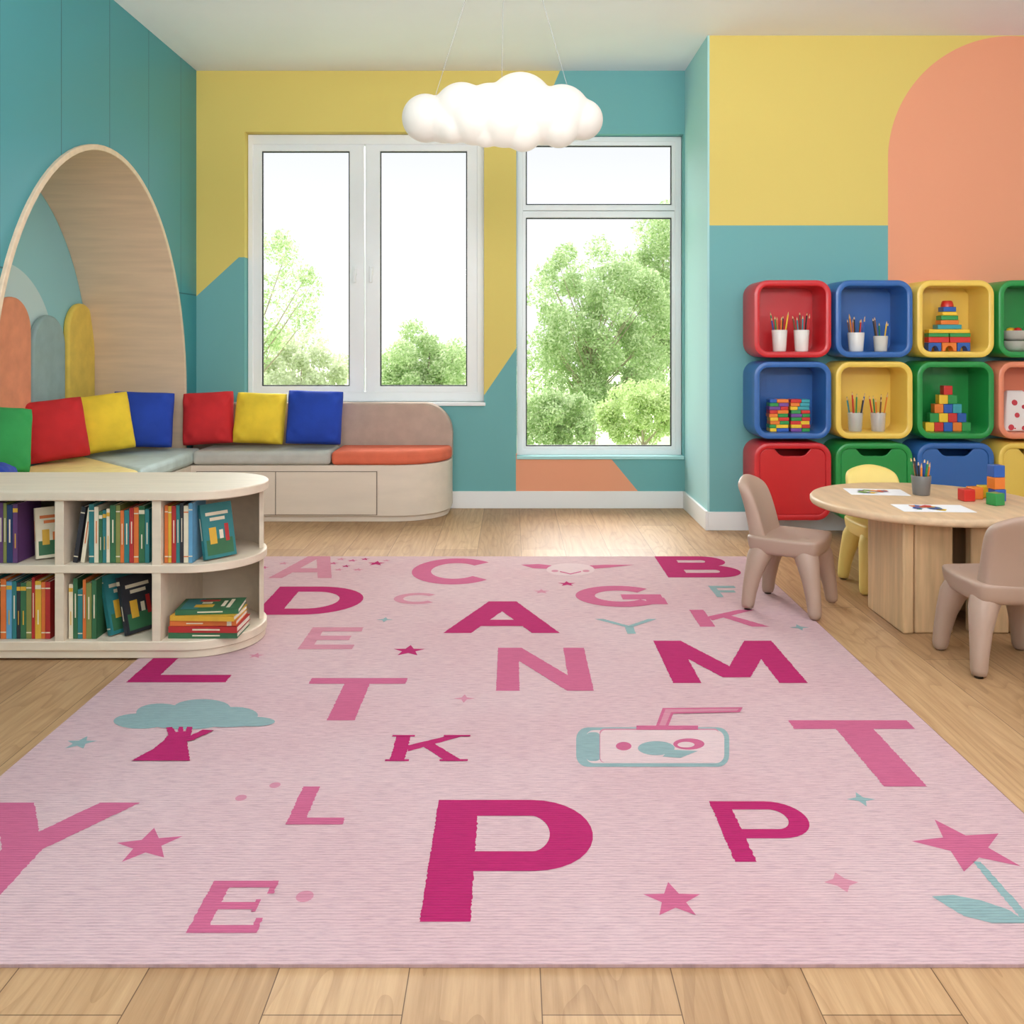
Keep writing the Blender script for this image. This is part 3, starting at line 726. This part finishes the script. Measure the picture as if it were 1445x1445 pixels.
# ---------------- cubbies ----------------
CR=plastic('red_plastic',(208,40,46)); CB=plastic('blue_plastic',(50,104,174)); CY=plastic('yellow_plastic',(244,206,92)); CG=plastic('green_plastic',(38,150,70)); CO=plastic('coral_plastic',(240,144,108))
CF=5.33
def rsq(s,r,n_=8):
    h=s/2; pts=[]
    for cx,cz,a in ((h-r,h-r,0),(-(h-r),h-r,90),(-(h-r),-(h-r),180),(h-r,-(h-r),270)):
        pts+=[(cx+r*math.cos(R(a+90*i/n_)),cz+r*math.sin(R(a+90*i/n_))) for i in range(n_+1)]
    return pts
def cubby(c,r,mt,cn,drawer=False):
    S=.45; x=1.403+c*.4715+S/2; z=.107+r*.4715+S/2
    e=empty('storage_cube',(x,DR,z-S/2))
    t=.036; dep=DR-.001-CF
    loops=[(0,-.001),(0,-dep+.012),(.0035,-dep+.0035),(.012,-dep),(t-.012,-dep),(t-.0035,-dep+.0035),(t,-dep+.012),(t,-.02)]
    V=[];Fs=[];n_=None
    for ins,y in loops:
        p=rsq(S-2*ins,max(.085-ins,.02)); n_=len(p); V+=[(a,y,b_+S/2) for a,b_ in p]
    for j in range(len(loops)-1):
        for i in range(n_): Fs.append((j*n_+i,j*n_+(i+1)%n_,(j+1)*n_+(i+1)%n_,(j+1)*n_+i))
    Fs.append(tuple(range(n_))); Fs.append(tuple(range((len(loops)-1)*n_,len(loops)*n_)))
    mk('cube_shell',V,Fs,mt,parent=e,smooth=40)
    if drawer:
        p=rsq(S-2*t+.002,.05); q=[]
        hs=(S-2*t+.002)/2
        notch=[(.105,hs),(.095,hs-.012),(.075,hs-.034),(.055,hs-.042),(-.055,hs-.042),(-.075,hs-.034),(-.095,hs-.012),(-.105,hs)]
        pts=p[:9]+notch+p[9:]
        extr('drawer_front',[(a,-dep+.02,b_+S/2) for a,b_ in pts],(0,-.014,0),mt,parent=e,bevel=.003)
        box('drawer_box',-.17,.17,-dep+.04,-.03,.05,.30,mt,parent=e)
        tag(e,cn+' rounded wall cube with a pull-out drawer','storage cube','wall storage cubes')
    else: tag(e,cn+' rounded open plastic storage cube mounted on the wall','storage cube','wall storage cubes')
    return x,z-S/2+t
lay={2:[(CR,'red'),(CB,'blue'),(CY,'yellow'),(CG,'green')],1:[(CB,'blue'),(CY,'yellow'),(CG,'green'),(CO,'coral')],0:[(CR,'red'),(CG,'green'),(CB,'blue'),(CY,'yellow')]}
pos={}
for r,l in lay.items():
    for c,(mt,cn) in enumerate(l): pos[(r,c)]=cubby(c,r,mt,cn,drawer=(r==0))
# pencils
PCOL=[('red',(206,50,44)),('blue',(40,90,170)),('yellow',(240,196,60)),('green',(50,140,76)),('orange',(232,130,50)),('teal',(60,150,160)),('brown',(120,80,56)),('black',(50,48,50))]
M_tipw=mat('pencil_wood',(226,190,140))
def pencil(x,y,z,L_,tx,ty,ci,group,r=.0045):
    mt=mat('pencil_'+PCOL[ci][0],PCOL[ci][1],rough=.4)
    V,Fs=tubev([(0,0,0),(0,0,L_-.02),(0,0,L_-.006),(0,0,L_)],[r,r,r*.45,r*.08],6)
    idx=[0]*6+[1]*6+[0]*6+[0,0]
    o=mkraw('pencil',V,Fs,[mt,M_tipw],idx); o.location=(x,y,z); o.rotation_euler=(ty,tx,0)
    tag(o,PCOL[ci][0]+' wooden pencil standing in a cup','pencil',group)
def cup(x,y,z,r,h,mt,label,group,npen=7,name='pencil_cup',plen=.16,wav=0):
    prof=[(r*.80,0),(r*.84,.003),(r,h-.003),(r-.002,h),(r-.005,h-.002),(r*.78-.004,.006)]
    o=lathe(name,prof,mt,n=24); o.location=(x,y,z); tag(o,label,'cup')
    for i in range(npen):
        a=2*math.pi*i/npen+random.uniform(-.2,.2); rr_=r*.42
        pencil(x+rr_*math.cos(a),y+rr_*math.sin(a),z+.008,plen*random.uniform(.9,1.1),math.cos(a)*.16,-math.sin(a)*.16,random.randrange(8),group)
M_cer=mat('white_ceramic',(236,232,224),rough=.3)
m,nt,b=base('jar_glass'); b.inputs['Base Color'].default_value=(.85,.9,.9,1); b.inputs['Alpha'].default_value=.35; b.inputs['Roughness'].default_value=.05; M_jar=m
x,z=pos[(2,0)]; gp='pencils in the wall cubes'
cup(x-.05,5.43,z+.001,.045,.125,M_cer,'white ribbed ceramic cup holding coloured pencils',gp,8,plen=.21)
cup(x+.08,5.43,z+.001,.045,.125,M_cer,'white ceramic cup holding coloured pencils',gp,8,plen=.21)
x,z=pos[(2,1)]
cup(x-.07,5.43,z+.001,.048,.11,M_cer,'white ceramic cup holding many pencils',gp,9,plen=.20)
cup(x+.075,5.43,z+.001,.042,.09,mat('stoneware',(214,206,192)),'small stoneware cup holding paint brushes',gp,5,plen=.18)
x,z=pos[(1,1)]
cup(x-.075,5.43,z+.001,.045,.11,M_jar,'clear glass jar holding pencils and brushes',gp,8,name='glass_jar',plen=.21)
cup(x+.06,5.43,z+.001,.045,.11,M_jar,'clear glass jar holding pencils and brushes',gp,8,name='glass_jar',plen=.21)
# toy blocks
TB={'red':(214,50,44),'blue':(40,92,176),'yellow':(246,200,50),'green':(46,150,74),'orange':(238,128,44),'teal':(60,160,170),'purple':(120,70,150)}
def tb(c): return plastic('toy_'+c,TB[c])
def block(x,y,z,sx,sy,sz,c,group,rz=0,label=None,holder=None):
    o=box('toy_block',-sx/2,sx/2,-sy/2,sy/2,0,sz,tb(c),bevel=.003); o.location=(x,y,z); o.rotation_euler=(0,0,rz)
    tag(o,label or (c+' wooden toy block in the stack'),'toy block',group); return o
x,z=pos[(1,2)]; s=.053; z+=.001
cols=['yellow','red','blue','orange','green','green','yellow','red','blue','orange','blue','teal','yellow','green','red']
k=0
for lv,cnt in enumerate((5,4,3,2,1)):
    for i in range(cnt):
        block(x-.005+(i-(cnt-1)/2)*(s+.001),5.44,z+lv*(s+.0008),s*.98,s*.98,s,cols[k],'coloured cubes stacked in a pyramid',label=cols[k]+' wooden cube in a pyramid'); k+=1
x,z=pos[(1,0)]; z+=.001
cc=['red','teal','green','yellow','blue','orange','green','red','purple','yellow']
for sx_ in (-.062,.062):
    for i in range(9):
        ca=random.choice(cc); cb_=random.choice([q for q in cc if q!=ca]); w_=.056; xo=x+sx_+random.uniform(-.003,.003)
        # two short bricks side by side in each layer, like a stack of mixed construction bricks
        k_=random.uniform(.35,.65)*.112
        block(xo-.056+k_/2,5.43,z+i*.0212,k_-.001,.075,.0205,ca,'construction bricks stacked in the blue cube',label=ca+' plastic construction brick in a stack')
        block(xo-.056+k_+(.112-k_)/2,5.43,z+i*.0212,.112-k_-.001,.075,.0205,cb_,'construction bricks stacked in the blue cube',label=cb_+' plastic construction brick in a stack')
# rainbow tower
x,z=pos[(2,2)]; z+=.001; g_='rainbow block tower in the yellow cube'; yy=5.44
def archblock(x,y,z,w,h,c):
    pts=[(-w/2,0),(-w*.28,0)]+[(a,b_) for a,b_ in arc(0,0,w*.28,h*.62,180,0,12)][1:-1]+[(w*.28,0),(w/2,0),(w/2,h),(-w/2,h)]
    o=extr('toy_block',[(a,-.03,b_) for a,b_ in pts],(0,.06,0),tb(c),bevel=.002); o.location=(x,y,z); tag(o,c+' wooden arch block in the tower','toy block',g_)
archblock(x-.085,yy,z,.075,.05,'blue'); archblock(x+.085,yy,z,.075,.05,'blue'); archblock(x,yy,z,.085,.05,'orange')
block(x-.062,yy,z+.051,.12,.06,.032,'red',g_); block(x+.064,yy,z+.051,.12,.06,.032,'red',g_)
block(x-.062,yy,z+.084,.12,.06,.022,'green',g_); block(x+.064,yy,z+.084,.12,.06,.022,'green',g_)
block(x,yy,z+.107,.24,.06,.022,'yellow',g_); 
zz=z+.130
for w,hh,c in ((.14,.026,'teal'),(.105,.026,'orange'),(.10,.026,'green'),(.085,.022,'yellow'),(.075,.028,'blue')):
    block(x,yy,zz,w,min(w,.07),hh,c,g_); zz+=hh+.0006
o=lathe('toy_block',[(.035,0),(.035,.01),(.03,.03),(.024,.036)],tb('red'),n=24); o.location=(x,yy,zz); tag(o,'red rounded knob on top of the tower','toy block',g_)
# bowls in green cube
x,z=pos[(2,3)]; z+=.001
M_st=mat('gray_stoneware',(206,200,190),rough=.5)
def bowl(x,y,z,r,h):
    o=lathe('bowl',[(r*.5,0),(r*.8,h*.3),(r,h),(r-.006,h),(r*.75,h*.35),(r*.4,.01)],M_st,n=32); o.location=(x,y,z); tag(o,'pale stoneware bowl in a stack','bowl')
bowl(x-.07,5.44,z,.085,.06); bowl(x-.07,5.44,z+.061,.085,.06)
for a,c in ((0,'green'),(1.6,'orange'),(3.2,'yellow'),(4.7,'red')):
    o=lathe('toy_ball',[(.002,0),(.018,.006),(.026,.026),(.018,.046),(.002,.052)],tb(c),n=16,smooth=180); o.location=(x-.07+.03*math.cos(a),5.44+.03*math.sin(a),z+.088); tag(o,c+' toy ball heaped in the bowl','toy ball','balls in the stoneware bowl')
# pouch in coral cube
x,z=pos[(1,3)]; z+=.001
m,nt,b=base('floral_cloth'); n=NM(nt); vo=nt.nodes.new('ShaderNodeTexVoronoi'); vo.inputs['Scale'].default_value=16; nt.links.new(n.tc.outputs['Object'],vo.inputs[0])
c=n.mix(n.lt(vo.outputs['Distance'],.28),lin((238,230,224)),lin((206,70,80))); nt.links.new(c,b.inputs['Base Color']); b.inputs['Roughness'].default_value=.9
o=softgrid('cloth_bag',[-.1,-.085,0,.085,.1],[-.05,0,.05],[0,.02,.12,.2,.24],lambda a,b_,c_:(a*(1-.35*(c_/.24)**2),b_*(1-.6*(c_/.24)**2),c_),m,sub=2)
o.location=(x-.06,5.44,z); tag(o,'white cloth bag with red floral pattern','bag')

# ---------------- table ----------------
M_tw=wood('beech_wood',(220,188,150),stretch=(10,1.5,10),var=.10)
M_tp=wood('beech_pedestal',(212,176,132),stretch=(12,12,1.2),var=.14)
TX,TY,TZ,TR=1.768,3.95,.472,.466
te=empty('round_table',(TX,TY,0)); tag(te,'low round light wood play table with panel pedestal','table')
lathe('table_top',[(TR-.02,TZ-.034),(TR-.004,TZ-.030),(TR,TZ-.022),(TR,TZ-.008),(TR-.006,TZ-.001),(TR-.012,TZ)],M_tw,n=96,parent=te,smooth=50)
for nm,bx in (('pedestal_panel',(-.235,-.190,-.34,.02,0,TZ-.034)),('pedestal_panel',(-.186,-.035,-.335,-.285,0,TZ-.034)),('pedestal_panel',(.035,.186,-.335,-.285,0,TZ-.034)),('pedestal_panel',(.190,.235,-.34,.02,0,TZ-.034)),('pedestal_panel',(-.19,.19,-.03,.02,0,TZ-.034))):
    box(nm,*bx,M_tp,.008,te)
# papers
def paper(cx,cy,w,h,rz,seed,label):
    rnd=random.Random(seed); V=boxv(-w/2,w/2,-h/2,h/2,0,.0012); Fs=[tuple(f) for f in BF]; I=[0]*6
    mats_=[mat('white_paper',(244,244,246),rough=.9,var=.01)]+[tb(c) for c in ('red','blue','green','yellow','purple','orange')]
    for k in range(14):
        o=len(V); x0,y0=rnd.uniform(-w*.3,w*.2),rnd.uniform(-h*.25,h*.25); r=rnd.uniform(.012,.03); n_=9
        pts=[(x0+r*rnd.uniform(.5,1.3)*math.cos(2*math.pi*i/n_),y0+r*rnd.uniform(.5,1.3)*math.sin(2*math.pi*i/n_),.0014+.0002*k) for i in range(n_)]
        V+=pts; Fs.append(tuple(range(o,o+n_))); I.append(1+rnd.randrange(6))
    o=mkraw('drawing_paper',V,Fs,mats_,I); o.location=(cx,cy,TZ+.0006); o.rotation_euler=(0,0,rz); tag(o,label,'paper','drawings on the table')
paper(1.63,4.12,.25,.17,R(-8),2,'white sheet with a purple and red child drawing')
paper(1.70,3.72,.28,.16,R(-4),5,'white sheet with a colourful child drawing')
M_gm=mat('smoky_cup',(120,116,112),rough=.3)
cup(1.80,4.05,TZ+.001,.042,.085,M_gm,'gray cup of pencils on the round table','pencils in the table cup',9,plen=.15)
gt_='wooden cubes on the round table'; s=.05
tz=TZ+.001
for bx,by,bz,cc_,rz in ((1.925,3.90,0,'red',.1),(1.985,3.95,0,'orange',.05),(2.045,3.985,0,'yellow',-.1),(1.995,3.80,0,'green',.35),(2.055,3.90,0,'blue',.1),(2.05,3.90,1,'orange',.2),(2.05,3.90,2,'blue',.1)):
    block(bx,by,tz+bz*(s+.0006),s,s,s,cc_,gt_,rz=rz,label=cc_+' wooden cube on the round table')
# ---------------- chairs ----------------
def chair(x,y,z,rz,mt,label,sc=1.0,w=1.0):
    e=empty('toddler_chair',(x,y,z),rz); e.scale=(sc,sc,sc); tag(e,label,'chair','small chairs around the table')
    softgrid('seat',[-.165*w,-.12*w,0,.12*w,.165*w],[-.165,-.12,0,.12,.165],[.242,.260,.302,.320],
        lambda a,b_,c_:(a*(1-.10*(b_/.15)**2)*(1-.12*max(0,(.27-c_)/.03)),b_*(1-.08*(a/.15)**2)*(1-.12*max(0,(.27-c_)/.03)),c_-(.012 if abs(a)<.05 and abs(b_)<.05 and c_>.3 else 0)),mt,3,e)
    def bf(a,b_,c_):
        t_=(c_-.25)/.32
        wd=1.0-.07*math.sin(math.pi*min(1,t_*1.2))+(.0 if t_<.9 else -.16)
        return (a*wd,-.118+b_*(1.3-.45*t_)-.055*t_*t_-.03*t_+1.1*a*a,c_-(2.2*a*a if t_>.85 else 0))
    softgrid('backrest',[-.138*w,-.10*w,0,.10*w,.138*w],[-.030,.030],[.245,.30,.40,.50,.572],bf,mt,3,e)
    for sx_ in (-1,1):
        for sy in (-1,1):
            V,Fs=tubev([(sx_*.075*w,sy*.070,.295),(sx_*.095*w,sy*.088,.266),(sx_*.118*w,sy*.108,.218),(sx_*.133*w,sy*.124,.15),(sx_*.143*w,sy*.136,.08),(sx_*.148*w,sy*.142,.025),(sx_*.149*w,sy*.143,.009),(sx_*.149*w,sy*.143,0)],[.043,.053,.047,.037,.031,.028,.024,.015],20)
            mk('leg',V,Fs,mt,parent=e,smooth=80)
    return e
M_ch=mat('taupe_molded_plastic',(180,152,134),rough=.45,var=.02); M_cy=mat('pale_yellow_plastic',(246,220,128),rough=.45,var=.02)
chair(1.20,3.97,.008,R(-90-32),M_ch,'taupe molded toddler chair with its backrest toward the cubes',.98)
chair(1.745,4.31,0,R(180),M_cy,'pale yellow molded toddler chair tucked behind the table',.97)
chair(1.745,3.29,0,R(0),M_ch,'taupe molded toddler chair tucked up to the round table',1.0)

# ---------------- cloud lamp ----------------
DL=3.6; lx=wx(708,DL); 
le=empty('cloud_pendant_lamp',(lx,DL,wz(160,DL))); tag(le,'glowing white cloud-shaped pendant lamp hung on thin cords','lamp')
m,nt,b=base('glowing_opal_glass'); N=nt.nodes; L=nt.links
b.inputs['Base Color'].default_value=lin((170,165,158)); b.inputs['Roughness'].default_value=.5
b.inputs['Emission Color'].default_value=(1,.91,.76,1)
n=NM(nt); r2=n.m('ABSOLUTE',n.m('ADD',n.X,0.0)); st=n.m('SUBTRACT',0.46,n.m('MULTIPLY',r2,.5)); L.new(n.m('MAXIMUM',st,.26),b.inputs['Emission Strength'])
bm=bmesh.new()
for px,py,r,dy in ((601,167,34,0),(628,172,31,-.01),(652,158,41,0),(692,161,44,.01),(670,172,36,-.04),(734,151,48,0),(766,166,40,-.02),(792,161,41,0),(822,169,29,0),(640,183,23,-.04),(686,190,22,-.05),(738,191,27,-.05),(788,185,27,-.04),(712,174,38,-.05)):
    rr_=r*DL/F_; mtx=Matrix.Translation((wx(px,DL)-lx,dy,(160-py)*DL/F_))
    bmesh.ops.create_icosphere(bm,subdivisions=4,radius=rr_,matrix=mtx)
me=bpy.data.meshes.new('lamp_shade'); bm.to_mesh(me); bm.free()
sh=finish(me,'lamp_shade',m,smooth=180,parent=le)
mo=sh.modifiers.new('r','REMESH'); mo.mode='VOXEL'; mo.voxel_size=.007; mo.use_smooth_shade=True
mo=sh.modifiers.new('s','SMOOTH'); mo.factor=.6; mo.iterations=9
M_cord=mat('pale_cord',(150,150,148))
zl=wz(160,DL)
for px,py in ((612,139),(708,112),(806,137)):
    tube('cord',[(wx(px,DL)-lx,0,(160-py)*DL/F_-.01),(wx(713,DL)-lx,0,H-zl-.02)],.0010,M_cord,8,le)
lathe('ceiling_canopy',[(.05,0),(.055,.006),(.055,.024),(.05,.0255)],M_frame,n=32,parent=le,center=(wx(713,DL)-lx,0,H-zl-.0256))

# ---------------- lights ----------------
w=bpy.data.worlds.new('world'); scene.world=w; w.use_nodes=True; nt=w.node_tree; N=nt.nodes; L=nt.links
bg=N['Background']; tc=N.new('ShaderNodeTexCoord'); sp=N.new('ShaderNodeSeparateXYZ'); L.new(tc.outputs['Generated'],sp.inputs[0])
cr=N.new('ShaderNodeValToRGB'); cr.color_ramp.elements[0].position=0.0; cr.color_ramp.elements[0].color=(.62,.62,.62,1)
e_=cr.color_ramp.elements.new(.22); e_.color=(.46,.475,.50,1)
cr.color_ramp.elements[-1].position=.5; cr.color_ramp.elements[-1].color=(1,1,1,1); L.new(sp.outputs[2],cr.inputs[0]); L.new(cr.outputs[0],bg.inputs[0])
bg.inputs[1].default_value=2.0
sd=bpy.data.lights.new('sun','SUN'); sd.energy=6.2; sd.angle=R(60); so=bpy.data.objects.new('sun',sd); col.objects.link(so)
so.rotation_euler=(R(-55),0,R(4)); sd.color=(1,.985,.965)
def area(name,locn,rot,sx,sy,e,c=(1,1,1)):
    l=bpy.data.lights.new(name,'AREA'); l.shape='RECTANGLE'; l.size=sx; l.size_y=sy; l.energy=e; l.color=c
    o=bpy.data.objects.new(name,l); o.location=locn; o.rotation_euler=rot; col.objects.link(o); return l
area('rear_soft_light',(0.6,-1.0,2.0),(R(96),0,0),5.0,1.4,60,(.98,.985,1))
area('added_ceiling_fill',(0.4,1.1,1.95),(R(150),0,0),3.8,0.7,142,(.955,.975,1))  # fill light added to brighten the ceiling, no fitting hangs there
# camera
cd=bpy.data.cameras.new('camera'); cd.sensor_width=36; cd.lens=F_/1445*36; cd.shift_y=-(722.5-HY)/1445; cd.shift_x=0.0003; cd.clip_end=300
co=bpy.data.objects.new('camera',cd); co.location=(0,0,EYE); co.rotation_euler=(R(90),0,0); col.objects.link(co); scene.camera=co
